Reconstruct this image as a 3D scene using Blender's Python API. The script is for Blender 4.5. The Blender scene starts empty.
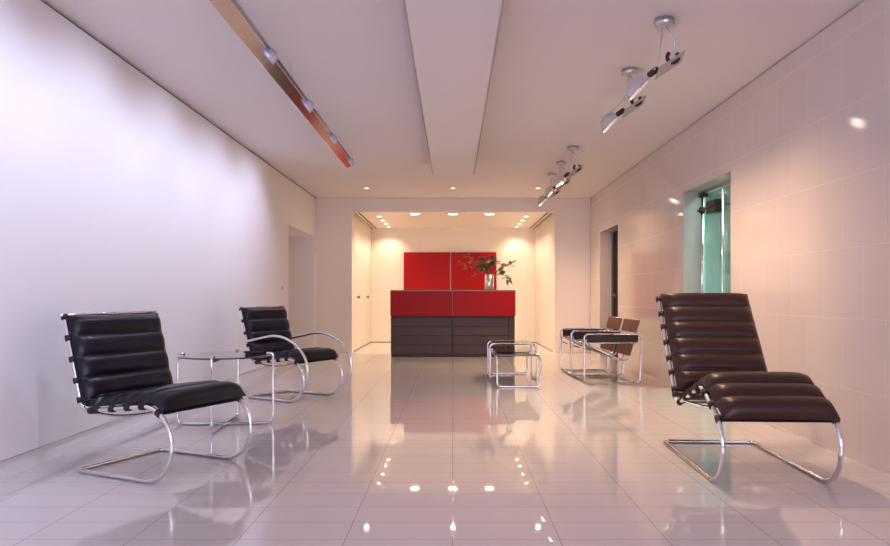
import bpy, bmesh, math, random
from mathutils import Vector, Matrix
random.seed(7)
PI = math.pi
C = bpy.context.scene.collection
S = bpy.context.scene

# ------------------------------------------------------------------ materials
def new_mat(name):
    m = bpy.data.materials.new(name); m.use_nodes = True
    nt = m.node_tree
    return m, nt, nt.nodes['Principled BSDF']

def pm(name, col, rough=0.5, metal=0.0, spec=0.5, alpha=1.0, coat=0.0, noise=0.0, nscale=8.0, bump=0.0, bscale=60.0):
    m, nt, b = new_mat(name)
    b.inputs['Base Color'].default_value = (*col, 1)
    b.inputs['Roughness'].default_value = rough
    b.inputs['Metallic'].default_value = metal
    b.inputs['Specular IOR Level'].default_value = spec
    b.inputs['Alpha'].default_value = alpha
    b.inputs['Coat Weight'].default_value = coat
    tc = nt.nodes.new('ShaderNodeTexCoord')
    if noise:
        n = nt.nodes.new('ShaderNodeTexNoise'); n.inputs['Scale'].default_value = nscale; n.inputs['Detail'].default_value = 4
        nt.links.new(tc.outputs['Object'], n.inputs['Vector'])
        mx = nt.nodes.new('ShaderNodeMix'); mx.data_type = 'RGBA'
        mx.inputs['A'].default_value = (*[c * (1 - noise) for c in col], 1)
        mx.inputs['B'].default_value = (*[min(1, c * (1 + noise)) for c in col], 1)
        nt.links.new(n.outputs['Fac'], mx.inputs['Factor']); nt.links.new(mx.outputs['Result'], b.inputs['Base Color'])
    if bump:
        n2 = nt.nodes.new('ShaderNodeTexNoise'); n2.inputs['Scale'].default_value = bscale; n2.inputs['Detail'].default_value = 3
        nt.links.new(tc.outputs['Object'], n2.inputs['Vector'])
        bp = nt.nodes.new('ShaderNodeBump'); bp.inputs['Strength'].default_value = bump; bp.inputs['Distance'].default_value = 0.002
        nt.links.new(n2.outputs['Fac'], bp.inputs['Height']); nt.links.new(bp.outputs['Normal'], b.inputs['Normal'])
    return m

def emit(name, col, strength):
    m, nt, b = new_mat(name)
    b.inputs['Base Color'].default_value = (*col, 1)
    b.inputs['Emission Color'].default_value = (*col, 1)
    b.inputs['Emission Strength'].default_value = strength
    return m

def tile_mat(name, col, mortar, axes, bw, rh, off, px, py, rough, msize, spec=0.5, coat=0.0, bump=0.15, var=0.03, mrough=0.6):
    """square tiles by the Brick texture; axes picks the two object axes of the surface"""
    m, nt, b = new_mat(name)
    tc = nt.nodes.new('ShaderNodeTexCoord'); sx = nt.nodes.new('ShaderNodeSeparateXYZ')
    nt.links.new(tc.outputs['Object'], sx.inputs[0])
    cx = nt.nodes.new('ShaderNodeCombineXYZ')
    for k, (a, ph) in enumerate(zip(axes, (px, py))):
        ad = nt.nodes.new('ShaderNodeMath'); ad.operation = 'ADD'; ad.inputs[1].default_value = ph
        nt.links.new(sx.outputs[a], ad.inputs[0]); nt.links.new(ad.outputs[0], cx.inputs[k])
    br = nt.nodes.new('ShaderNodeTexBrick')
    br.offset = off; br.offset_frequency = 2; br.squash = 1.0
    br.inputs['Scale'].default_value = 1.0
    br.inputs['Brick Width'].default_value = bw; br.inputs['Row Height'].default_value = rh
    br.inputs['Mortar Size'].default_value = msize; br.inputs['Mortar Smooth'].default_value = 0.1
    br.inputs['Bias'].default_value = 0.0
    br.inputs['Color1'].default_value = (*[c * (1 - var) for c in col], 1)
    br.inputs['Color2'].default_value = (*[min(1, c * (1 + var)) for c in col], 1)
    br.inputs['Mortar'].default_value = (*mortar, 1)
    nt.links.new(cx.outputs[0], br.inputs['Vector'])
    nt.links.new(br.outputs['Color'], b.inputs['Base Color'])
    b.inputs['Specular IOR Level'].default_value = spec
    b.inputs['Coat Weight'].default_value = coat; b.inputs['Coat Roughness'].default_value = 0.04
    mr = nt.nodes.new('ShaderNodeMapRange'); mr.inputs['To Min'].default_value = rough; mr.inputs['To Max'].default_value = mrough
    nt.links.new(br.outputs['Fac'], mr.inputs['Value']); nt.links.new(mr.outputs[0], b.inputs['Roughness'])
    bp = nt.nodes.new('ShaderNodeBump'); bp.inputs['Strength'].default_value = bump; bp.inputs['Distance'].default_value = 0.002; bp.invert = True
    nt.links.new(br.outputs['Fac'], bp.inputs['Height']); nt.links.new(bp.outputs['Normal'], b.inputs['Normal'])
    return m

def glass_mat(name, tint, gloss, grough=0.02):
    """pane: tinted see-through with a mirror share rising at grazing angles"""
    m = bpy.data.materials.new(name); m.use_nodes = True; nt = m.node_tree
    nt.nodes.remove(nt.nodes['Principled BSDF']); out = nt.nodes['Material Output']
    t = nt.nodes.new('ShaderNodeBsdfTransparent'); t.inputs['Color'].default_value = (*tint, 1)
    g = nt.nodes.new('ShaderNodeBsdfGlossy'); g.inputs['Roughness'].default_value = grough
    lw = nt.nodes.new('ShaderNodeFresnel'); lw.inputs['IOR'].default_value = 1.5
    mt = nt.nodes.new('ShaderNodeMath'); mt.operation = 'MULTIPLY'; mt.inputs[1].default_value = gloss
    mx = nt.nodes.new('ShaderNodeMixShader')
    nt.links.new(lw.outputs[0], mt.inputs[0]); nt.links.new(mt.outputs[0], mx.inputs['Fac'])
    nt.links.new(t.outputs[0], mx.inputs[1]); nt.links.new(g.outputs[0], mx.inputs[2])
    nt.links.new(mx.outputs[0], out.inputs['Surface'])
    return m

M = {}
M['wall'] = pm('white_plaster', (0.80, 0.775, 0.785), 0.75, noise=0.01, bump=0.03, bscale=120)
M['ceil'] = pm('ceiling_paint', (0.76, 0.71, 0.715), 0.8, noise=0.01)
M['panel'] = pm('ceiling_panel_paint', (0.79, 0.74, 0.75), 0.7)
M['portal'] = pm('portal_paint', (0.84, 0.77, 0.73), 0.7)
M['alcove'] = pm('cream_lacquer', (0.80, 0.735, 0.66), 0.45)
M['floor'] = tile_mat('polished_floor_tile', (0.70, 0.66, 0.65), (0.47, 0.41, 0.40), (0, 1), 0.4427, 0.2155, 0.0, 0.4427 * 20 + 0.002, 0.2155 * 40 - 0.0115, 0.028, 0.0026, spec=0.6, coat=0.1, bump=0.1, mrough=0.12, var=0.008)
M['tile'] = tile_mat('glossy_wall_tile', (0.66, 0.585, 0.545), (0.71, 0.64, 0.60), (1, 2), 0.434, 0.444, 0.5, 0.434 * 20 - 3.895 % 0.434 + 0.217, 0.444 * 2 - 0.424, 0.07, 0.0018, spec=0.30, bump=0.05, var=0.012)
M['edge'] = pm('panel_shade_paint', (0.42, 0.35, 0.34), 0.6)  # dark tone stands in for the shadow along the ceiling panel
M['gap'] = pm('shadow_gap', (0.10, 0.08, 0.075), 0.8)  # dark tone paints in the shade of gaps, slots and base line
M['chrome'] = pm('chrome', (0.85, 0.85, 0.87), 0.10, 1.0)
M['satin'] = pm('satin_steel', (0.60, 0.60, 0.64), 0.3, 1.0)
M['black_leather'] = pm('black_leather', (0.007, 0.004, 0.012), 0.34, spec=0.3, noise=0.15, bump=0.05, bscale=180)
M['brown_leather'] = pm('dark_brown_leather', (0.040, 0.0125, 0.0085), 0.40, spec=0.42, noise=0.15, bump=0.05, bscale=180)
M['strap'] = pm('black_strap', (0.012, 0.010, 0.012), 0.55)
M['tan_leather'] = pm('brown_saddle_leather', (0.17, 0.075, 0.05), 0.5, noise=0.1, bump=0.1, bscale=150)
M['dark_leather'] = pm('dark_saddle_leather', (0.03, 0.014, 0.012), 0.45, noise=0.1, bump=0.1, bscale=150)
M['red'] = pm('red_lacquer', (0.38, 0.009, 0.008), 0.35, spec=0.12)
M['redwall'] = pm('red_wall_lacquer', (0.36, 0.008, 0.007), 0.35, spec=0.12)
M['darkwood'] = pm('dark_plum_wood', (0.098, 0.068, 0.068), 0.4, spec=0.2, noise=0.1, nscale=14)
M['plinth'] = pm('dark_plinth', (0.03, 0.02, 0.02), 0.5)
M['counter'] = pm('grey_counter', (0.22, 0.16, 0.14), 0.3, spec=0.3)
M['smoke'] = pm('smoked_glass', (0.022, 0.016, 0.026), 0.04, spec=0.8, alpha=0.94, coat=1.0)
M['blacktop'] = pm('black_gloss_laminate', (0.03, 0.018, 0.016), 0.05, spec=0.6)
M['door'] = pm('dark_door_wood', (0.016, 0.008, 0.007), 0.6, spec=0.08)
M['greenglass'] = glass_mat('green_glass', (0.66, 0.79, 0.76), 0.6, 0.06)
M['paleglass'] = glass_mat('pale_green_glass', (0.66, 0.76, 0.73), 0.7, 0.06)
M['clear'] = glass_mat('clear_glass', (0.95, 0.96, 0.97), 0.8)
M['teal'] = pm('teal_lobby_paint', (0.56, 0.68, 0.65), 0.6)
M['lining'] = pm('grey_green_lining', (0.43, 0.455, 0.42), 0.3)
M['leaf'] = pm('green_leaf', (0.17, 0.21, 0.08), 0.5, noise=0.4, nscale=30)
M['paleleaf'] = pm('pale_bud', (0.42, 0.22, 0.11), 0.6, noise=0.3, nscale=30)
M['stem'] = pm('brown_stem', (0.15, 0.075, 0.035), 0.6)
M['mirror'] = pm('polished_aluminium', (0.62, 0.56, 0.60), 0.16, 1.0)
M['vase'] = pm('brushed_vase_metal', (0.86, 0.84, 0.84), 0.22, 1.0)
M['white'] = pm('white_plastic', (0.8, 0.79, 0.8), 0.4)
M['knob'] = pm('brushed_knob', (0.25, 0.2, 0.16), 0.35, 1.0)
M['blackmetal'] = pm('black_metal', (0.02, 0.015, 0.012), 0.4)
M['silver'] = pm('silver_paint', (0.62, 0.60, 0.64), 0.35, 0.3)
M['plate'] = pm('grey_plate', (0.42, 0.40, 0.40), 0.45, 0.2)
M['warmlamp'] = emit('warm_lamp', (1.0, 0.80, 0.52), 13.0)
M['warmsmall'] = emit('warm_lamp_small', (1.0, 0.80, 0.52), 7.0)
M['warmdim'] = emit('warm_lamp_dim', (1.0, 0.80, 0.52), 3.0)
M['spotlamp'] = emit('spot_lamp', (1.0, 0.86, 0.68), 8.0)
M['coollamp'] = emit('cool_lamp', (0.90, 0.92, 1.0), 5.0)
M['lampcup'] = pm('dichroic_cup', (0.62, 0.66, 0.80), 0.18, 0.5)

# ------------------------------------------------------------------ mesh helpers
def box(bm, x0, x1, y0, y1, z0, z1):
    v = [bm.verts.new(p) for p in ((x0,y0,z0),(x1,y0,z0),(x1,y1,z0),(x0,y1,z0),(x0,y0,z1),(x1,y0,z1),(x1,y1,z1),(x0,y1,z1))]
    for f in ((0,3,2,1),(4,5,6,7),(0,1,5,4),(1,2,6,5),(2,3,7,6),(3,0,4,7)): bm.faces.new([v[i] for i in f])

def tube(bm, pts, r, n=12, closed=False):
    pts = [Vector(p) for p in pts]; N = len(pts)
    T = []
    for i in range(N):
        a = pts[i-1] if (i > 0 or closed) else pts[i]
        b = pts[(i+1) % N] if (i < N-1 or closed) else pts[i]
        T.append((b - a).normalized())
    up = Vector((0,0,1)) if abs(T[0].z) < 0.9 else Vector((1,0,0))
    u = T[0].cross(up).normalized(); rings = []
    for i in range(N):
        u = (u - T[i] * u.dot(T[i])).normalized(); w = T[i].cross(u)
        rad = r[i] if isinstance(r, (list, tuple)) else r
        rings.append([bm.verts.new(pts[i] + (u*math.cos(2*PI*k/n) + w*math.sin(2*PI*k/n))*rad) for k in range(n)])
    for i in range(N if closed else N-1):
        A, B = rings[i], rings[(i+1) % N]
        for k in range(n):
            f = bm.faces.new((A[k], A[(k+1)%n], B[(k+1)%n], B[k])); f.smooth = True
    if not closed:
        bm.faces.new(rings[0][::-1]); bm.faces.new(rings[-1])

def fillet(pts, rad, seg=8):
    """round the inner corners of a polyline; rad is one radius or a list for the inner corners"""
    pts = [Vector(p) for p in pts]; out = [pts[0]]
    for i in range(1, len(pts)-1):
        r = rad[i-1] if isinstance(rad, (list, tuple)) else rad
        a, p, b = pts[i-1], pts[i], pts[i+1]
        d1, d2 = (a-p).normalized(), (b-p).normalized()
        ang = d1.angle(d2)
        if r <= 0 or ang > PI - 0.02: out.append(p); continue
        t = min(r / math.tan(ang/2), (a-p).length*0.49, (b-p).length*0.49); rr = t*math.tan(ang/2)
        c = p + (d1+d2).normalized() * (rr / math.sin(ang/2))
        s, e = p + d1*t - c, p + d2*t - c
        tot = s.angle(e); ax = s.cross(e).normalized()
        for k in range(seg+1): out.append(c + Matrix.Rotation(tot*k/seg, 3, ax) @ s)
    out.append(pts[-1]); return out

def catmull(pts, seg=6):
    P = [Vector(p) for p in pts]; P = [2*P[0]-P[1]] + P + [2*P[-1]-P[-2]]; out = []
    for i in range(1, len(P)-2):
        for k in range(seg):
            t = k/seg
            out.append(0.5*((2*P[i]) + (P[i+1]-P[i-1])*t + (2*P[i-1]-5*P[i]+4*P[i+1]-P[i+2])*t*t + (3*P[i]-P[i-1]-3*P[i+1]+P[i+2])*t**3))
    out.append(P[-2]); return out

def lathe(bm, prof, mat4=None, n=28, cap=True):
    mat4 = mat4 or Matrix.Identity(4); rings = []
    for r, z in prof:
        rings.append([bm.verts.new(mat4 @ Vector((r*math.cos(2*PI*k/n), r*math.sin(2*PI*k/n), z))) for k in range(n)])
    for A, B in zip(rings, rings[1:]):
        for k in range(n):
            f = bm.faces.new((A[k], A[(k+1)%n], B[(k+1)%n], B[k])); f.smooth = True
    if cap:
        bm.faces.new(rings[0][::-1]); bm.faces.new(rings[-1])

def obj(name, bm, mat, parent=None, bevel=0.0, smooth_angle=None):
    bmesh.ops.recalc_face_normals(bm, faces=bm.faces)
    me = bpy.data.meshes.new(name); bm.to_mesh(me); bm.free()
    me.materials.append(mat)
    o = bpy.data.objects.new(name, me); C.objects.link(o)
    if parent is not None: o.parent = parent
    if bevel:
        b = o.modifiers.new('bevel', 'BEVEL'); b.width = bevel; b.segments = 2; b.limit_method = 'ANGLE'
    return o

def B(*a):
    bm = bmesh.new()
    for t in a: box(bm, *t)
    return bm

def thing(name, label, cat, loc=(0,0,0), rotz=0.0, group=None):
    o = bpy.data.objects.new(name, None); C.objects.link(o)
    o.location = loc; o.rotation_euler = (0,0,rotz); o.empty_display_size = 0.1
    o['label'] = label; o['category'] = cat
    if group: o['group'] = group
    return o

def tag(o, label, cat, group=None):
    o['label'] = label; o['category'] = cat
    if group: o['group'] = group
    return o

def struct(name, bm, mat, parent=None, bevel=0.0):
    o = obj(name, bm, mat, parent, bevel)
    if parent is None: o['kind'] = 'structure'
    return o

def dup(root, loc, rotz, label=None, group=None):
    r = root.copy(); C.objects.link(r); r.location = loc; r.rotation_euler = (0,0,rotz)
    if label: r['label'] = label
    if group: r['group'] = group
    for ch in list(root.children):
        c = ch.copy(); C.objects.link(c); c.parent = r
        for g in list(ch.children):
            d = g.copy(); C.objects.link(d); d.parent = c
    return r

def light(kind, name, loc, energy, col, direction=None, **kw):
    L = bpy.data.lights.new(name, kind); L.energy = energy; L.color = col
    for k, v in kw.items(): setattr(L, k, v)
    o = bpy.data.objects.new(name, L); C.objects.link(o); o.location = loc
    if direction is not None: o.rotation_euler = Vector(direction).to_track_quat('-Z', 'Y').to_euler()
    return o

# ------------------------------------------------------------------ room dimensions (camera eye at 0,0,1; looks along +Y)
XL, XR, H = -2.468, 2.478, 2.80
YF, YP, YB = -2.6, 12.3, 15.2           # window wall, portal wall, alcove back wall
AX0, AX1, AH = -1.83, 1.84, 2.55        # alcove
TL, TR = 0.15, 0.22

struct('floor', B((-4.2, 4.6, YF-0.2, YB+0.2, -0.1, 0.0)), M['floor'])
struct('ceiling', B((XL-TL, XR+TR, YF-0.2, YP, H, H+0.12)), M['ceil'])
struct('trim_1', B((-0.266, 0.272, -2.3, 9.16, H-0.15, H)), M['panel'])
struct('panel_shade_strip', B((-0.278, -0.266, -2.3, 9.16, H-0.15, H-0.02), (0.272, 0.287, -2.3, 9.16, H-0.15, H-0.02)), M['edge'])  # added strips paint the shadow lines at the dropped panel's edges
# left wall: stops short of the floor over a recessed base, doorway near the far corner
struct('wall_left', B((XL-TL, XL, YF, 10.2, 0.107, H-0.022), (XL-TL, XL, 10.2, 12.1, 2.09, H-0.022), (XL-TL, XL, 12.1, YP, 0.0, H-0.022)), M['wall'])
struct('baseboard_left', B((XL-TL, XL-0.02, YF, 10.2, 0.0, 0.096)), M['wall'])
struct('gap_shade_strip', B((XL-TL, XL-0.05, YF, 10.2, 0.096, 0.107)), M['gap'])  # dark strip paints the shadow line above the baseboard
struct('trim_2', B((XL-TL, XL-0.02, YF, YP, H-0.022, H)), M['gap'])
struct('wall_doorway', B((-3.4, -3.3, 10.1, 12.2, 0, 2.2), (-3.3, XL-TL, 10.1, 10.2, 0, 2.2), (-3.3, XL-TL, 12.1, 12.2, 0, 2.2), (-3.3, XL-TL, 10.2, 12.1, 2.09, 2.2)), M['wall'])
# right wall, glossy tiles, two openings
O1, O2 = (6.07, 7.33, 2.138), (10.22, 11.47, 2.10)
struct('wall_right', B((XR, XR+TR, YF, O1[0], 0, H-0.012), (XR, XR+TR, O1[0], O1[1], O1[2], H-0.012), (XR, XR+TR, O1[1], O2[0], 0, H-0.012),
                       (XR, XR+TR, O2[0], O2[1], O2[2], H-0.012), (XR, XR+TR, O2[1], YP-0.015, 0, H-0.012)), M['tile'])
struct('trim_3', B((XR+0.02, XR+TR, YF, YP, H-0.012, H), (XR+0.012, XR+TR, YP-0.015, YP, 0, H)), M['gap'])
struct('baseboard_right', B((XR-0.006, XR+0.01, YF, O1[0], 0, 0.012), (XR-0.006, XR+0.01, O1[1], O2[0], 0, 0.012)), M['tile'])
# portal wall and alcove
struct('wall_portal', B((XL-TL, AX0, YP, YP+0.2, 0, H), (AX1, XR+TR, YP, YP+0.2, 0, H), (AX0, AX1, YP, YP+0.2, AH, H)), M['portal'])
struct('wall_alcove_left', B((AX0-0.15, AX0-0.02, YP+0.2, YB, 0, AH)), M['alcove'])
struct('wall_alcove_right', B((AX1+0.02, AX1+0.15, YP+0.2, YB, 0, AH)), M['alcove'])
struct('wall_alcove_back', B((AX0-0.15, AX1+0.15, YB, YB+0.15, 0.0, AH+0.1)), M['alcove'])
struct('ceiling_alcove', B((AX0-0.15, AX1+0.15, YP+0.2, YB, AH, AH+0.1)), M['alcove'])
# track slots in the alcove ceiling along its side walls and the dark base line
struct('trim_4', B((AX0+0.10, AX0+0.125, YP+0.1, YB, AH-0.006, AH+0.01), (AX0+0.03, AX0+0.045, YP+0.1, YB, AH-0.006, AH+0.01)), M['gap'])
struct('trim_5', B((AX1-0.125, AX1-0.10, YP+0.1, YB, AH-0.006, AH+0.01), (AX1-0.045, AX1-0.03, YP+0.1, YB, AH-0.006, AH+0.01)), M['gap'])
struct('baseboard_alcove', B((AX0-0.02, AX0-0.006, YP+0.2, YB, 0, 0.014), (AX1+0.006, AX1+0.02, YP+0.2, YB, 0, 0.014), (AX0, AX1, YB-0.006, YB, 0, 0.010)), M['gap'])
# closet doors lining the alcove (flush panels)
def closet_door(n, x0, x1, y0, y1, knob_y=None, side=1):
    d = struct('door_%d' % n, B((x0, x1, y0, y1, 0.014, AH-0.02)), M['alcove'])
    if knob_y:
        bm = bmesh.new()
        lathe(bm, [(0.012,0),(0.012,0.03),(0.026,0.035),(0.028,0.05),(0.02,0.058)], Matrix.Translation((x1 if side > 0 else x0, knob_y, 1.01)) @ Matrix.Rotation(side*PI/2, 4, 'Y'), 16)
        obj('door_knob', bm, M['knob'], d)
closet_door(1, AX0-0.02, AX0, YP+0.2, 13.675, 12.96)
closet_door(2, AX0-0.02, AX0, 13.683, YB-0.01, 14.35)
closet_door(3, AX1, AX1+0.02, YP+0.2, 13.40)
closet_door(4, AX1, AX1+0.02, 13.408, 14.30)
closet_door(5, AX1, AX1+0.02, 14.308, YB-0.01)

# dark door deep in the far opening of the tiled wall
d6 = struct('door_6', B((XR+TR, XR+TR+0.045, O2[0], O2[1]-0.03, 0.0, O2[2])), M['door'])
obj('door_frame', B((XR+TR-0.03, XR+TR+0.05, O2[1]-0.03, O2[1], 0, O2[2])), M['satin'], d6)
bm = bmesh.new()
tube(bm, fillet([(XR+TR, 11.32, 1.04), (XR+TR-0.06, 11.32, 1.04), (XR+TR-0.06, 11.18, 1.04)], 0.02, 5), 0.011, 10)
lathe(bm, [(0.027,0),(0.027,0.012)], Matrix.Translation((XR+TR, 11.32, 1.04)) @ Matrix.Rotation(-PI/2, 4, 'Y'), 16)
obj('door_handle', bm, M['satin'], d6)
struct('wall_behind_door', B((XR+TR+0.06, XR+TR+0.1, O2[0]-0.1, O2[1]+0.1, 0, 2.2)), M['door'])

# glazed opening with steel posts, green door leaf and black pivot fitting
GX = XR + TR - 0.03
d7 = struct('door_7', B((GX, GX+0.012, 6.72, 7.21, 0.02, 2.09)), M['greenglass'])
obj('fixed_pane', B((GX, GX+0.012, 6.07, 6.70, 0.0, 2.138)), M['paleglass'], d7)
obj('side_pane', B((GX, GX+0.012, 7.25, 7.33, 0.0, 2.138)), M['paleglass'], d7)
bm = bmesh.new(); tube(bm, [(GX-0.03, 7.20, 0.25), (GX-0.03, 7.20, 2.10)], 0.017, 14); obj('post', bm, M['chrome'], d7)
bm = bmesh.new(); tube(bm, [(GX-0.012, 6.71, 0.05), (GX-0.012, 6.71, 2.10)], 0.007, 14); obj('post', bm, M['chrome'], d7)
obj('reveal_lining', B((XR+0.004, GX-0.004, 7.318, 7.33, 0, 2.138), (XR+0.004, GX-0.004, 6.07, 7.318, 2.128, 2.138)), M['lining'], d7)
obj('head_rail', B((GX-0.015, GX+0.03, 6.07, 7.33, 2.095, 2.138)), M['satin'], d7)
obj('pivot_block', B((GX-0.05, GX+0.03, 6.80, 7.05, 1.86, 1.99)), M['blackmetal'], d7, 0.012)
bm = bmesh.new(); tube(bm, [(GX-0.045, 6.66, 1.925), (GX-0.045, 7.27, 1.925)], 0.014, 12)
lathe(bm, [(0.03,-0.03),(0.03,0.03)], Matrix.Translation((GX-0.03, 7.20, 1.925)), 16)
obj('pivot_rod', bm, M['blackmetal'], d7)
obj('top_clamp', B((GX-0.05, GX+0.02, 7.15, 7.25, 2.06, 2.11)), M['blackmetal'], d7, 0.006)
# lobby seen through the glass
struct('wall_lobby', B((4.3, 4.4, 4.9, 10.1, 0, 2.6), (XR+TR, 4.3, 9.9, 10.0, 0, 2.6), (XR+TR, 4.3, 4.9, 5.0, 0, 2.6), (XR+TR, 4.4, 4.9, 10.0, 2.5, 2.6)), M['teal'])

# window wall behind the viewpoint
struct('wall_front', B((XL-TL, -2.2, YF-0.2, YF, 0, H), (2.2, XR+TR, YF-0.2, YF, 0, H), (-2.2, 2.2, YF-0.2, YF, 2.6, H), (-2.2, 2.2, YF-0.2, YF, 0, 0.25)), M['wall'])
w1 = struct('window_1', B((-2.2, 2.2, YF-0.11, YF-0.10, 0.25, 2.6)), M['clear'])
obj('window_frame', B(*[(x-0.03, x+0.03, YF-0.14, YF-0.06, 0.25, 2.6) for x in (-2.17, -0.73, 0.73, 2.17)], (-2.2, 2.2, YF-0.14, YF-0.06, 0.25, 0.31), (-2.2, 2.2, YF-0.14, YF-0.06, 2.54, 2.6)), M['satin'], w1)

# ------------------------------------------------------------------ recessed downlights
def downlight(label, x, y, z, r, mat, energy, spread=100, group=None, col=(1.0, 0.77, 0.54)):
    t = thing('downlight', label, 'ceiling light', (x, y, z), 0, group)
    bm = bmesh.new(); lathe(bm, [(r, -0.001), (r, -0.006), (r*1.35, -0.006), (r*1.35, 0.0), (r, -0.001)], None, 24, False); obj('trim_ring', bm, M['white'], t)
    bm = bmesh.new(); lathe(bm, [(r*0.99, -0.0022), (r*0.99, -0.0012)], None, 24); obj('lamp', bm, mat, t)
    if energy:
        light('SPOT', 'downlight_beam', (x, y, z-0.02), energy, col, (0,0,-1), spot_size=math.radians(spread), spot_blend=0.7, shadow_soft_size=min(0.06, r))
for x, w in ((-0.71, 'over the closet side of the desk'), (0.0, 'centred over the desk front'), (0.68, 'over the vase side of the desk')):
    downlight('bright round recessed downlight just inside the alcove edge, ' + w, x, 12.62, AH, 0.085, M['warmlamp'], 36, 150)
ordn = ('nearest the alcove opening', 'second from the alcove opening', 'third from the alcove opening', 'deepest, close to the back wall')
for sx, w in ((-1.41, 'beside the closet doors'), (1.40, 'beside the plain panelled side of the alcove')):
    for k, y in enumerate((12.98, 13.65, 14.3, 14.88)):
        downlight('small downlight %s, %s' % (w, ordn[k]), sx, y, AH, 0.042, M['warmsmall'], 19, 125)
for x, w in ((-1.42, 'on the side of the long linear lamp'), (0.0, 'past the end of the dropped ceiling panel'), (1.40, 'at the end of the row of spotlights')):
    downlight('tiny recessed downlight in the main ceiling, ' + w, x, 11.18, H, 0.035, M['warmdim'], 8, 160)

# ------------------------------------------------------------------ reception desk (front at Y=11.5)
DY = 11.4
t = thing('reception_desk', 'long reception desk with red upper fronts and dark slatted base', 'desk', (0, DY, 0))
x0, xm, x1 = -1.03, -0.008, 1.025
obj('plinth', B((x0-0.008, x1+0.006, 0.008, 0.75, 0, 0.05)), M['plinth'], t)
obj('carcass', B((x0-0.011, x1+0.009, 0.03, 0.78, 0.05, 0.69)), M['plinth'], t)
zs = (0.05, 0.205, 0.361, 0.512, 0.672)
for (a, b) in ((x0-0.014, xm-0.016), (xm+0.016, 0.925), (0.947, x1+0.012)):
    for k in range(4):
        obj('base_board', B((a, b, 0.012, 0.03, zs[k]+0.007, zs[k+1]-0.009)), M['darkwood'], t, 0.002)
for (a, b) in ((x0-0.018, xm-0.005), (xm+0.005, x1+0.02)):
    obj('upper_front', B((a, b, -0.035, 0.03, 0.69, 1.105)), M['red'], t, 0.003)['label'] = 'red lacquered front panel'
obj('joint_strip', B((xm-0.004, xm+0.004, -0.03, 0.03, 0.69, 1.105)), M['counter'], t)
obj('end_panel', B((x0-0.018, x0, 0.03, 0.8, 0.69, 1.105)), M['red'], t)
obj('end_panel', B((x1, x1+0.02, 0.03, 0.8, 0.69, 1.105)), M['red'], t)
obj('countertop', B((x0-0.018, x1+0.02, -0.035, 0.80, 1.105, 1.125)), M['counter'], t, 0.002)
# red wall panels behind the desk
tag(obj('wall_panel', B((-1.10, -0.066, YB-0.04, YB-0.002, 0.55, 2.01)), M['redwall'], None, 0.003), 'flat red wall panel behind the desk, on the closet door side of the joint', 'wall panel', 'red wall panels')
tag(obj('wall_panel', B((-0.044, 0.97, YB-0.04, YB-0.002, 0.55, 2.01)), M['redwall'], None, 0.003), 'flat red wall panel behind the vase and branches', 'wall panel', 'red wall panels')

# vase on the countertop
VX, VY, VZ = 0.625, DY+0.30, 1.125
vx = thing('vase', 'polished metal cylinder vase standing on the reception counter', 'vase', (VX, VY, VZ))
bm = bmesh.new(); lathe(bm, [(0.074,0),(0.078,0.004),(0.078,0.27),(0.074,0.272),(0.071,0.26),(0.071,0.02)], None, 36, False)
bm.faces.new([v for v in bm.verts if abs(v.co.z) < 1e-5][::-1]); obj('body', bm, M['vase'], vx)
bm = bmesh.new(); lathe(bm, [(0.0785,0.262),(0.0795,0.268),(0.0785,0.274)], None, 36, False); obj('rim', bm, M['satin'], vx)

def leaf(bm, p, d, L, W, droop=0.25):
    d = d.normalized(); side = d.cross(Vector((0,0,1)));
    side = (side if side.length > 0.1 else Vector((1,0,0))).normalized()
    nrm = side.cross(d).normalized(); rows = []
    for k in range(5):
        s = k/4; w = W*math.sin(PI*min(1, 0.08+0.92*s))**0.8*0.5; c = p + d*L*s - Vector((0,0,1))*droop*L*s*s
        rows.append([bm.verts.new(c - side*w + nrm*w*0.35), bm.verts.new(c), bm.verts.new(c + side*w + nrm*w*0.35)])
    for a, b in zip(rows, rows[1:]):
        for j in (0, 1):
            f = bm.faces.new((a[j], a[j+1], b[j+1], b[j])); f.smooth = True

def branch(label, pts, nleaf, L, W, mat, start=0.35, group=None, twig=0.004, tw=0):
    """one cut branch: a curved stem with twigs and leaves, set in the vase"""
    pts = [Vector(p) + Vector((VX, VY, VZ)) for p in pts]
    t = thing('leafy_branch', label, 'branch', pts[0], 0, group)
    base = pts[0]; cv = [p - base for p in catmull(pts, 6)]
    bm = bmesh.new(); n = len(cv); L *= 1.2; W *= 1.35; nleaf = int(nleaf*1.5)
    tube(bm, cv, [twig*(1-0.7*i/n) for i in range(n)], 6)
    lb = bmesh.new()
    for k in range(nleaf):
        u = start + (1-start)*k/(nleaf-1 if nleaf > 1 else 1); i = min(n-2, int(u*(n-1))); p = cv[i]; d = (cv[i+1]-cv[i]).normalized()
        rd = Vector((random.uniform(-1,1), random.uniform(-1,1), random.uniform(-0.5,0.9))).normalized()
        dd = (d*0.6 + rd).normalized()
        if tw:
            q = p + dd*tw*random.uniform(0.5,1.0); tube(bm, [p, q], 0.0016, 5)
            for _ in range(2): leaf(lb, q, (dd + Vector((random.uniform(-1,1), random.uniform(-1,1), random.uniform(-1,1)))*0.9), L*random.uniform(0.7,1.2), W*random.uniform(0.7,1.2))
        else:
            leaf(lb, p, dd, L*random.uniform(0.75,1.25), W*random.uniform(0.8,1.2))
    obj('stem', bm, M['stem'], t); obj('leaves', lb, mat, t)
gw, gg = 'thin budding branch spreading from the vase across the red panel', 'green leafy branch rising from the middle of the vase'
branch(gw, [(-0.03,0,0.05),(-0.055,0.0,0.28),(-0.10,0.0,0.34),(-0.28,0.02,0.44),(-0.52,0.0,0.46)], 14, 0.035, 0.022, M['paleleaf'], 0.45, 'budding branches', 0.004, 0.06)
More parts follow.
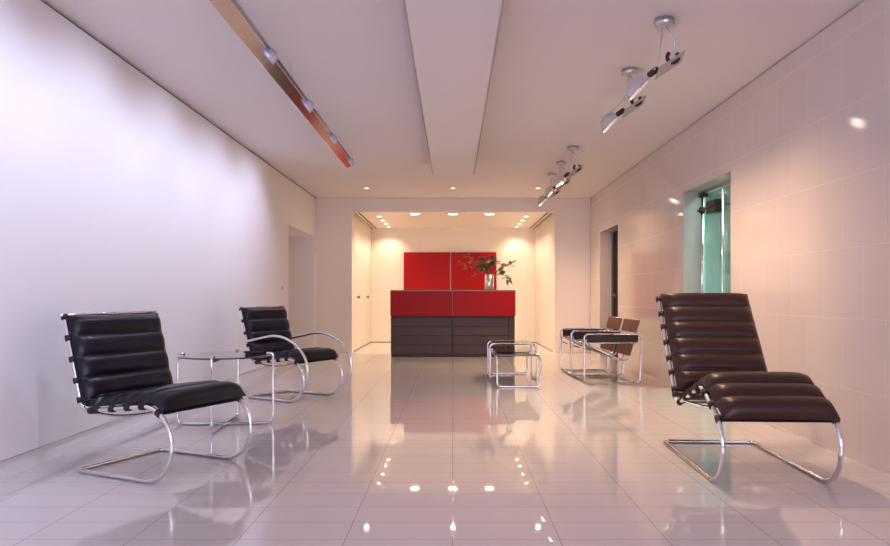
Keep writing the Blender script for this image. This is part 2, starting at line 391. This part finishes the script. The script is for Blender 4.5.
branch(gw, [(-0.02,0.02,0.05),(-0.05,0.02,0.28),(-0.09,0.03,0.35),(-0.24,0.05,0.50),(-0.38,0.06,0.58)], 12, 0.035, 0.022, M['paleleaf'], 0.45, 'budding branches', 0.004, 0.06)
branch(gw, [(-0.03,-0.02,0.05),(-0.05,-0.025,0.28),(-0.09,-0.04,0.325),(-0.26,-0.07,0.37),(-0.46,-0.08,0.36)], 12, 0.035, 0.022, M['paleleaf'], 0.5, 'budding branches', 0.004, 0.06)
branch('budding branch hanging low beside the vase in front of the red panel', [(-0.02,-0.02,0.05),(-0.035,-0.03,0.285),(-0.09,-0.07,0.325),(-0.18,-0.12,0.32),(-0.27,-0.14,0.22)], 9, 0.06, 0.03, M['leaf'], 0.45)
for (a, b, c) in (((-0.02,0.0,0.34),(-0.08,0.0,0.45),(-0.14,-0.02,0.54)), ((0.0,-0.02,0.34),(0.02,-0.05,0.46),(0.05,-0.08,0.55)), ((0.02,0.02,0.34),(0.06,0.05,0.45),(0.13,0.08,0.50)), ((-0.03,-0.03,0.33),(-0.10,-0.08,0.39),(-0.17,-0.12,0.44))):
    branch(gg, [(a[0]*0.5, a[1]*0.5, 0.04), a, b, c], 18, 0.09, 0.045, M['leaf'], 0.40, 'green branches in the vase')
branch('leafy sprig reaching out past the red panel towards the cream wall', [(0.02,0,0.05),(0.05,0,0.29),(0.09,0,0.34),(0.20,-0.02,0.38),(0.34,-0.02,0.43),(0.42,-0.02,0.48)], 11, 0.085, 0.04, M['leaf'], 0.55)
branch('drooping leafy sprig hanging over the counter end of the vase', [(0.03,-0.02,0.05),(0.05,-0.02,0.285),(0.09,-0.03,0.325),(0.17,-0.05,0.33),(0.27,-0.06,0.24),(0.32,-0.06,0.15)], 13, 0.10, 0.045, M['leaf'], 0.55)

# ------------------------------------------------------------------ cantilever lounge chairs
def v3(pts, y): return [Vector((p[0], y, p[1])) for p in pts]
def arc2(cx, cz, r, a0, a1, n=14):
    return [(cx + r*math.cos(math.radians(a0+(a1-a0)*k/n)), cz + r*math.sin(math.radians(a0+(a1-a0)*k/n))) for k in range(n+1)]
def resample(pts, n):
    pts = [Vector(p) for p in pts]; L = [0]
    for a, b in zip(pts, pts[1:]): L.append(L[-1] + (b-a).length)
    out = []; j = 0
    for k in range(n+1):
        s = L[-1]*k/n
        while j < len(pts)-2 and L[j+1] < s: j += 1
        u = (s - L[j])/max(1e-9, L[j+1]-L[j]); out.append(pts[j].lerp(pts[j+1], u))
    return out

def cushion(path, width, thick, rolls, amp=0.48, lift=0.026, cs=0.0, under=0.012, per=12):
    """channel-stitched cushion: `path` is the (x,z) line it lies on, rolls run across the width"""
    n = rolls*per; P = resample([(p[0], p[1]) for p in path], n); bm = bmesh.new()
    nor = []
    for i in range(n+1):
        a, b = P[max(0,i-1)], P[min(n,i+1)]; d = (b-a).normalized(); nor.append(Vector((-d.y, d.x)))
    if nor[n//2].y < 0: nor = [-v for v in nor]
    cols = []; ny = 18
    for j in range(ny+1):
        y = (j/ny*2-1); q = (1-abs(y)**7)**0.5 if abs(y) < 1 else 0.0; yy = math.copysign(1-(1-abs(y))**1.5, y) if False else y
        ring = []
        for i in range(n+1):
            u = (i/n*rolls) % 1.0; r = abs(math.sin(PI*u))**0.55 if i not in (0, n) else 0
            e = min(1, (min(i, n-i)/(per*0.3)))**0.5
            h = thick*((1-amp) + amp*r)*e*q
            c = P[i] + nor[i]*(h + 0.001 + lift); ring.append(bm.verts.new((c.x, yy*width/2 + cs, c.y)))
        for i in range(n, -1, -1):
            u = (i/n*rolls) % 1.0; r = abs(math.sin(PI*u))**0.55; e = min(1, (min(i, n-i)/(per*0.3)))**0.5
            c = P[i] - nor[i]*(under*(0.5+0.5*r)*e*q + 0.001 - lift); ring.append(bm.verts.new((c.x, yy*width/2 + cs, c.y)))
        cols.append(ring)
    m = len(cols[0])
    for a, b in zip(cols, cols[1:]):
        for k in range(m):
            f = bm.faces.new((a[k], a[(k+1)%m], b[(k+1)%m], b[k])); f.smooth = True
    bm.faces.new(cols[0]); bm.faces.new(cols[-1][::-1])
    return bm

def strap_bm(p, d, w, r):
    """band under the cushion, looped round both side tubes at p (x,z), d = tube direction there"""
    bm = bmesh.new(); d = Vector(d).normalized(); n = Vector((-d.y, d.x))
    for s in (-1, 1):
        a = Vector((p[0]-d.x*0.016, s*w/2, p[1]-d.y*0.016)); b = Vector((p[0]+d.x*0.016, s*w/2, p[1]+d.y*0.016)); tube(bm, [a, b], r+0.007, 12)
    vs = []
    for s in (-1, 1):
        for e in (-1, 1):
            for g in (-1, 1):
                vs.append(bm.verts.new((p[0]+d.x*0.015*e + n.x*0.003*g, s*w/2, p[1]+d.y*0.015*e + n.y*0.003*g)))
    for f in ((0,1,3,2),(4,6,7,5),(0,4,5,1),(2,3,7,6),(0,2,6,4),(1,5,7,3)): bm.faces.new([vs[i] for i in f])
    return bm

TR_ = 0.0125
def lounge_chair(name, label, w, profile, back_i, seat_i, leather, nb, ns, thick, spread, loc, rot, straps_b, straps_s, cw=None, arms=None, over=0.0, rail=0.045, cs=0.0):
    """profile: (x,z) polyline of one side tube from back top to the floor contact of the front curve.
       back_i / seat_i: arclength fractions of the profile the two cushions cover"""
    t = thing(name, label, 'chair', loc, rot)
    prof = [(p.x, p.y) for p in resample(profile, 120)]
    Lf, Rf = v3(prof, w/2), v3(prof, -w/2)
    foot = fillet([Lf[-1], Vector((0, w/2, TR_)), Vector((0, -w/2, TR_)), Rf[-1]], 0.045, 8)
    bm = bmesh.new(); tube(bm, Lf[:-1] + foot + Rf[::-1][1:], TR_, 12); obj('tubular_frame', bm, M['chrome'], t)
    bt = prof[0]
    bm = bmesh.new(); tube(bm, [(bt[0], w/2+rail, bt[1]), (bt[0], -w/2-rail*0.6, bt[1])], 0.012, 12); obj('top_rail', bm, M['chrome'], t)
    bm = bmesh.new(); tube(bm, catmull([(spread[0], w/2, spread[1]), (spread[0]+0.05, w/2*0.62, spread[1]-0.03), (spread[0]+0.07, 0, spread[1]-0.042), (spread[0]+0.05, -w/2*0.62, spread[1]-0.03), (spread[0], -w/2, spread[1])], 8), 0.008, 10)
    obj('spreader_bar', bm, M['chrome'], t)
    cw = cw or w + 0.018
    sub = lambda r: prof[int(r[0]*120):int(r[1]*120)+1]
    lift = lambda pts: pts
    bp_ = sub(back_i); e0 = Vector(bp_[0]) + (Vector(bp_[0])-Vector(bp_[3])).normalized()*over
    obj('back_cushion', cushion([tuple(e0)] + bp_, cw, thick, nb, cs=cs), leather, t)
    obj('seat_cushion', cushion(sub(seat_i), cw, thick, ns, cs=cs), leather, t)
    for rng, nn in ((back_i, straps_b), (seat_i, straps_s)):
        for k in range(nn):
            f = rng[0] + (rng[1]-rng[0])*(k+0.06)/(nn-1+0.12) if nn > 1 else rng[0]
            i = max(1, min(119, int(f*120))); a, b = prof[i-1], prof[i+1]
            obj('strap', strap_bm(prof[i], (b[0]-a[0], b[1]-a[1]), w, TR_), M['strap'], t)
    if arms:
        for s in (1, -1):
            bm = bmesh.new(); tube(bm, catmull([(p[0], s*(w/2+p[2]), p[1]) for p in arms], 8), TR_, 12); obj('armrest', bm, M['chrome'], t)
    return t

def fil2(pts, rad):
    return [(p.x, p.z) for p in fillet([Vector((a, 0, b)) for a, b in pts], rad, 8)]
# side profile of the two small lounge chairs
mr_arc = arc2(0.55, 0.2125, 0.20, 97, -90, 26)
mr = fil2([(-0.105, 0.90), (0.055, 0.352), mr_arc[0]], 0.06) + mr_arc[1:]
ARMS = [(-0.005,0.565,0.0),(0.02,0.567,0.035),(0.20,0.60,0.04),(0.38,0.630,0.04),(0.54,0.615,0.04),(0.70,0.545,0.04),(0.81,0.42,0.04),(0.835,0.28,0.04),(0.79,0.16,0.03),(0.735,0.10,0.012)]
a1 = math.atan2(-0.423, 0.906)
lounge_chair('lounge_chair', 'armless chrome tube lounge chair in black channelled leather beside round glass table', 0.60, mr, (0.012, 0.385), (0.40, 0.70), M['black_leather'], 5, 4, 0.062, (0.16, 0.35), (-2.03, 4.165, 0), a1, 6, 5, cw=0.645, cs=0.018)
lounge_chair('lounge_chair', 'chrome tube lounge chair with curved metal arms and black channelled leather', 0.55, mr, (0.012, 0.385), (0.40, 0.70), M['black_leather'], 5, 4, 0.062, (0.16, 0.35), (-1.90, 7.0, 0), math.radians(-31), 6, 5, arms=ARMS, cw=0.59, cs=0.012)
# long reclining lounge chair
ch_arc = arc2(0.95, 0.2125, 0.20, 52, -90, 24)
ch = fil2([(-0.155, 1.00), (0.315, 0.315), (0.80, 0.495), ch_arc[0]], [0.07, 0.10]) + ch_arc[1:]
lounge_chair('chaise_lounge_chair', 'long reclining brown channelled leather lounge chair on cantilevered chrome tube base', 0.60, ch, (0.010, 0.350), (0.362, 0.785), M['brown_leather'], 6, 7, 0.068, (0.42, 0.36), (1.75, 4.66, 0), math.radians(-90-2.6), 7, 8, over=0.03, rail=0.0, cw=0.605, cs=0.012)

# ------------------------------------------------------------------ round glass side table
t = thing('round_side_table', 'round smoked glass table on four chrome tube legs between the black lounge chairs', 'table', (-1.785, 5.34, 0))
bm = bmesh.new(); lathe(bm, [(0.344,0.540),(0.355,0.543),(0.355,0.551),(0.344,0.554)], None, 64); obj('tabletop', bm, M['smoke'], t)
RL = 0.368
for a in (3.0, 93.0):
    c, s = math.cos(math.radians(a)), math.sin(math.radians(a)); dz = 0.0 if a < 45 else 0.022
    pts = fillet([(-(RL-0.05)*c, -(RL-0.05)*s, 0.560), (-RL*c, -RL*s, 0.560), (-RL*c, -RL*s, 0.012+dz*0), (RL*c, RL*s, 0.012+dz*0), (RL*c, RL*s, 0.560), ((RL-0.05)*c, (RL-0.05)*s, 0.560)], [0.02, 0.05, 0.05, 0.02], 7)
    bm = bmesh.new(); tube(bm, pts, 0.0105, 12); obj('leg_hoop', bm, M['chrome'], t)
bm = bmesh.new()
for a in (3.0, 93.0):
    c, s = math.cos(math.radians(a)), math.sin(math.radians(a)); tube(bm, [(-RL*c, -RL*s, 0.528), (RL*c, RL*s, 0.528)], 0.008, 10)
obj('top_support', bm, M['blackmetal'], t)

# ------------------------------------------------------------------ nested tubular tables by the desk
t = thing('low_table', 'long low black topped chrome tube table nested under the taller one', 'table', (0.727, 8.20, 0))
w, l, h = 0.238, 0.66, 0.335
for s in (-1, 1):
    pass
bm = bmesh.new()
loop = [(-w,-l,h),(-w,-l,0.012),(w,-l,0.012),(w,-l,h),(w,l,h),(w,l,0.012),(-w,l,0.012),(-w,l,h)]
c = [Vector(p) for p in loop]; mid = Vector((-w,0,h))
tube(bm, fillet([mid] + [c[0], c[1], c[2], c[3], c[4], c[5], c[6], c[7]] + [mid], 0.045, 7), 0.0115, 12); obj('tubular_frame', bm, M['chrome'], t)
obj('tabletop', B((-w+0.005, w-0.005, -l+0.02, l-0.02, h+0.012, h+0.032)), M['blacktop'], t, 0.003)
t = thing('side_table', 'taller chrome tube side table straddling the long low table', 'table', (0.722, 8.44, 0))
w, l, h = 0.275, 0.24, 0.44
bm = bmesh.new(); c = [Vector(p) for p in [(-w,-l,h),(-w,-l,0.012),(-w,l,0.012),(-w,l,h),(w,l,h),(w,l,0.012),(w,-l,0.012),(w,-l,h)]]; mid = Vector((0,-l,h))
tube(bm, fillet([mid] + c + [mid], 0.05, 7), 0.0115, 12); obj('tubular_frame', bm, M['chrome'], t)
obj('tabletop', B((-w+0.03, w-0.03, -l+0.013, l-0.013, h-0.004, h+0.010)), M['blacktop'], t, 0.003)

# ------------------------------------------------------------------ strap armchairs (face -X locally +x is forward)
def strap_chair(label, loc, rot, group):
    t = thing('strap_armchair', label, 'chair', loc, rot, group)
    W, D = 0.335, 0.34       # half width, half depth of the side loops
    r = 0.0115; AH_ = 0.575
    bm = bmesh.new()
    # outer side hoops: front leg, arm rail, back leg, floor runner
    for s in (-1, 1):
        y = s*W
        tube(bm, fillet([(0,y,AH_),(D,y,AH_),(D,y,0.012),(-D+0.03,y,0.012),(-D,y,AH_),(0,y,AH_)], 0.05, 7), r, 12)
    tube(bm, [(-D+0.10,-W,0.012),(-D+0.10,W,0.012)], r, 12)
    tube(bm, [(D-0.04,-W,0.012),(D-0.04,W,0.012)], r*0.9, 12)
    obj('tubular_frame', bm, M['chrome'], t)
    # inner seat and back frame
    bm = bmesh.new()
    for s in (-1, 1):
        y = s*0.28
        tube(bm, fillet([(D-0.01,y,0.47),(-0.13,y,0.255),(-0.20,y,0.29),(-0.325,y,0.735)], 0.03, 6), 0.010, 10)
        tube(bm, fillet([(D-0.01,y,0.47),(D+0.01,y,0.40),(D-0.09,y,0.375)], 0.02, 5), 0.010, 10)
        tube(bm, [(-0.255,y,0.49),(-0.335,s*W,0.555)], 0.009, 10)
        tube(bm, [(D-0.02,s*(W-0.055),0.47),(-D+0.04,s*(W-0.055),0.47)], 0.009, 10)
    tube(bm, [(-0.325,-0.28,0.735),(-0.325,0.28,0.735)], 0.010, 10)
    tube(bm, [(-0.13,-0.28,0.255),(-0.13,0.28,0.255)], 0.010, 10)
    tube(bm, [(D-0.01,-0.29,0.47),(D-0.01,0.29,0.47)], 0.010, 10)
    obj('seat_frame', bm, M['chrome'], t)
    def sling(name, p, q, y0, y1, th, mat, sag=0.0, lab=None):
        bm = bmesh.new(); p, q = Vector((p[0],0,p[1])), Vector((q[0],0,q[1])); d = (q-p).normalized(); n = Vector((-d.z,0,d.x)); N = 8; rows = []
        for i in range(N+1):
            u = i/N; c = p.lerp(q, u) - Vector((0,0,1))*sag*math.sin(PI*u)
            rows.append([bm.verts.new(c + Vector((0,y,0)) + n*th/2*g) for y, g in ((y0,1),(y1,1),(y1,-1),(y0,-1))])
        for a, b in zip(rows, rows[1:]):
            for k in range(4): bm.faces.new((a[k], a[(k+1)%4], b[(k+1)%4], b[k]))
        bm.faces.new(rows[0]); bm.faces.new(rows[-1][::-1])
        o = obj(name, bm, mat, t)
        if lab: o['label'] = lab
    sling('seat_sling', (D-0.01,0.482), (-0.13,0.268), -0.247, 0.247, 0.016, M['dark_leather'], 0.015)
    sling('back_strap', (-0.318,0.735), (-0.277,0.59), -0.30, 0.30, 0.010, M['tan_leather'], 0, 'brown leather upper back strap')
    sling('back_strap', (-0.240,0.455), (-0.200,0.315), -0.30, 0.30, 0.010, M['tan_leather'], 0, 'brown leather lower back strap')
    for s in (-1, 1):
        sling('arm_strap', (D-0.03,0.52), (-D+0.05,0.525), s*(W-0.008)-0.004, s*(W-0.008)+0.004, 0.085, M['dark_leather'])
    return t
rotw = PI + math.radians(2.5)
strap_chair('brown strap and chrome tube armchair closer to the long brown lounge chair', (1.845, 8.215, 0), rotw, 'strap armchairs')
strap_chair('brown strap and chrome tube armchair tucked behind its twin, closer to the portal wall', (1.815, 8.925, 0), rotw, 'strap armchairs')

# ------------------------------------------------------------------ linear lamp under the ceiling: tilted polished blade with lamp cups
LE = (-1.312, 2.60); tw, tz = 0.84, 0.54; wd = 0.088
t = thing('linear_ceiling_lamp', 'long linear lamp with a tilted polished blade and glass lamp cups under the ceiling', 'ceiling lamp', (LE[0], 0, LE[1]))
def blade_bm(u0, u1, n0, n1, y0, y1):
    bm = bmesh.new(); P = []
    for y in (y0, y1):
        for u, n in ((u0,n0),(u1,n0),(u1,n1),(u0,n1)):
            P.append(bm.verts.new((tw*u - tz*n, y, tz*u + tw*n)))
    for f in ((0,1,2,3),(7,6,5,4),(0,4,5,1),(1,5,6,2),(2,6,7,3),(3,7,4,0)): bm.faces.new([P[i] for i in f])
    return bm
obj('blade', blade_bm(0, wd, 0, 0.006, -2.2, 8.42), M['mirror'], t)
obj('edge_strip', blade_bm(-0.006, 0.0, -0.004, 0.010, -2.2, 8.42), M['white'], t)
obj('glass_strip', blade_bm(wd+0.004, wd+0.03, 0.004, 0.008, -2.2, 8.42), M['clear'], t)
for k in range(9):
    y = 8.2 - 1.2*k
    ax = Vector((-0.79, 0.0, -0.61)).normalized(); q = ax.to_track_quat('-Z', 'Y').to_matrix().to_4x4()
    rot = Matrix.Translation((tw*0.064 + tz*0.008, y, tz*0.064 - tw*0.008)) @ q
    bm = bmesh.new(); lathe(bm, [(0.012,0.064),(0.034,0.057),(0.052,0.038),(0.060,0.012),(0.062,-0.006),(0.058,-0.006),(0.055,0.012),(0.044,0.034),(0.012,0.050)], rot, 24, False); cup = obj('lamp_cup', bm, M['lampcup'], t)
    bm = bmesh.new(); lathe(bm, [(0.020,0.006),(0.050,0.000),(0.050,-0.003),(0.015,-0.006)], rot, 20); obj('bulb', bm, M['coollamp'], cup)
bm = bmesh.new(); tube(bm, [(tw*0.116-tz*0.006, -2.2, tz*0.116+tw*0.006), (tw*0.116-tz*0.006, 8.42, tz*0.116+tw*0.006)], 0.0035, 8); obj('edge_rod', bm, M['satin'], t)
for y in (-1.6, 1.9, 5.2, 8.3):
    bm = bmesh.new(); tube(bm, [(tw*wd, y, tz*wd), (tw*wd, y, H-LE[1])], 0.002, 6); obj('suspension_wire', bm, M['satin'], t)

# ------------------------------------------------------------------ spotlights hung along the tiled wall side
SX = 1.42
def spotlight(label, SX, y, dome_dy, drop=0.27, energy=42):
    t = thing('ceiling_spotlight', label, 'spotlight', (SX, y, H), 0, 'ceiling spotlights')
    bm = bmesh.new(); lathe(bm, [(0.05,0.0),(0.062,-0.004),(0.062,-0.040),(0.05,-0.046)], None, 24); obj('canopy', bm, M['satin'], t)
    bm = bmesh.new(); tube(bm, catmull([(0,0,-0.04),(0.03,-0.02,-0.10),(0.055,-0.02,-0.16),(0.055,0,-0.215)], 6), 0.006, 8); obj('arm', bm, M['satin'], t)
    bm = bmesh.new(); tube(bm, [(-0.01,0,-0.04),(-0.045,0,-0.29)], 0.0018, 6); obj('cable', bm, M['satin'], t)
    # forked clamp
    bm = bmesh.new(); cl = Vector((0.052,0,-0.245))
    tube(bm, [cl + Vector((math.cos(a)*0.036, 0, math.sin(a)*0.036)) for a in [math.radians(130+ 280*k/14) for k in range(15)]], 0.013, 10)
    obj('clamp', bm, M['blackmetal'], t)
    ax = Vector((0.68, -0.10, -0.72)).normalized(); q = ax.to_track_quat('-Z', 'Y').to_matrix().to_4x4()
    # perforated plate, tilted
    pb = bmesh.new(); box(pb, -0.10, 0.10, -0.075, 0.075, -0.003, 0.003)
    pb.transform(Matrix.Translation((0.04, 0.02, -0.29)) @ Matrix.Rotation(math.radians(-34), 4, 'Y') @ Matrix.Rotation(math.radians(-13), 4, 'X')); obj('plate', pb, M['plate'], t)
    bm = bmesh.new(); lathe(bm, [(0.010,-0.045),(0.020,-0.036),(0.022,0.025),(0.013,0.038)], Matrix.Translation((-0.055, 0.06, -0.32)) @ Matrix.Rotation(math.radians(55), 4, 'Y'), 16); obj('knob', bm, M['blackmetal'], t)
    bm = bmesh.new(); tube(bm, [(-0.055,0.03,-0.31),(-0.02,dome_dy-0.08,-0.285)] if y < 5 else catmull([(-0.005,0,-0.04),(-0.005,0.0,-0.15),(-0.012,0.12,-0.19),(-0.02,dome_dy*0.45,-0.20),(-0.03,dome_dy*0.85,-0.20),(-0.03,dome_dy,-0.28)], 6), 0.005, 8); obj('lamp_arm', bm, M['satin'], t)
    dm = Matrix.Translation((0.0, dome_dy, -drop)) @ q
    bm = bmesh.new(); R = 0.105
    prof = [(0.012, R*0.92)] + [(R*0.92*math.sin(math.radians(a)), R*0.92*math.cos(math.radians(a))) for a in range(15, 91, 12)] + [(R,0.0),(R,-0.006),(R*0.86,-0.004),(R*0.80,0.02),(R*0.5,0.065),(0.012,0.085)]
    lathe(bm, prof, dm, 28, False); dome = obj('reflector', bm, M['silver'], t)
    bm = bmesh.new(); lathe(bm, [(0.02,0.014),(0.05,0.016),(0.05,0.022),(0.02,0.026)], dm, 20); obj('bulb', bm, M['spotlamp'], dome)
    p = Vector((SX, y, H)) + dm @ Vector((0,0,-0.02))
    light('SPOT', 'spotlight_beam', p, energy, (1.0, 0.67, 0.43), (0.12, 0.0, -0.99), spot_size=math.radians(140), spot_blend=1.0, shadow_soft_size=0.05)
for lab, sx, y, dd in (('spotlight with domed silver reflector, first of the row, nearest the window wall', 1.37, 4.40, 0.60), ('second spotlight of the row, its curved rod ending in a silver dome', 1.395, 5.37, 0.63),
                   ('third spotlight of the row, with a gap to the two before it', 1.43, 8.13, 0.85), ('fourth spotlight of the row, between the third and the last one', 1.435, 9.03, 0.90), ('last spotlight of the row, nearest the portal wall', 1.44, 9.90, 0.95)):
    spotlight(lab, sx, y, dd, energy=60 if y < 6 else 75)

# ------------------------------------------------------------------ switch on the white wall
t = thing('wall_switch', 'small white wall switch beside the doorway behind the armed lounge chair', 'switch', (XL, 9.78, 1.15))
obj('switch_plate', B((0, 0.014, -0.045, 0.045, -0.055, 0.055)), M['white'], t, 0.004)
obj('switch_button', B((0.014, 0.02, -0.02, 0.02, -0.035, 0.015)), M['counter'], t, 0.002)

# ------------------------------------------------------------------ light
for k in range(9):                                   # the linear lamp washes the white wall
    y = 8.2 - 1.2*k
    light('SPOT', 'wall_washer_beam', (LE[0]-0.02, y, LE[1]-0.03), 28, (0.70, 0.73, 1.0), (-0.74, 0, -0.67), spot_size=math.radians(112), spot_blend=0.8, shadow_soft_size=0.04)
light('AREA', 'lobby_fill_light', (3.5, 7.2, 2.45), 60, (0.95, 1.0, 0.95), (0,0,-1), shape='RECTANGLE', size=0.6, size_y=1.2)  # unseen fill added to brighten the lobby behind the green glass
pl = light('AREA', 'window_portal', (0, YF-0.02, 1.425), 1, (1,1,1), (0,1,0), shape='RECTANGLE', size=4.3, size_y=2.3)
pl.data.cycles.is_portal = True
W = bpy.data.worlds.new('daylight'); S.world = W; W.use_nodes = True
bg = W.node_tree.nodes['Background']; bg.inputs['Color'].default_value = (0.84, 0.77, 1.0, 1); bg.inputs['Strength'].default_value = 4.0

# ------------------------------------------------------------------ camera
cam = bpy.data.cameras.new('camera'); co = bpy.data.objects.new('camera', cam); C.objects.link(co); S.camera = co
co.location = (0, 0, 1.0); co.rotation_euler = (PI/2, 0, 0)
cam.sensor_width = 36; cam.sensor_fit = 'HORIZONTAL'; cam.lens = 680/890*36
cam.shift_x = -8/890; cam.shift_y = 24.5/890; cam.clip_start = 0.05

S.view_settings.view_transform = 'Standard'; S.view_settings.look = 'None'
S.view_settings.exposure = 0.90; S.view_settings.gamma = 1.0; S.view_settings.use_curve_mapping = False
S.cycles.use_denoising = True
S.cycles.max_bounces = 10; S.cycles.diffuse_bounces = 6; S.cycles.transparent_max_bounces = 12
S.cycles.sample_clamp_indirect = 6.0
S.cycles.caustics_reflective = False; S.cycles.caustics_refractive = False
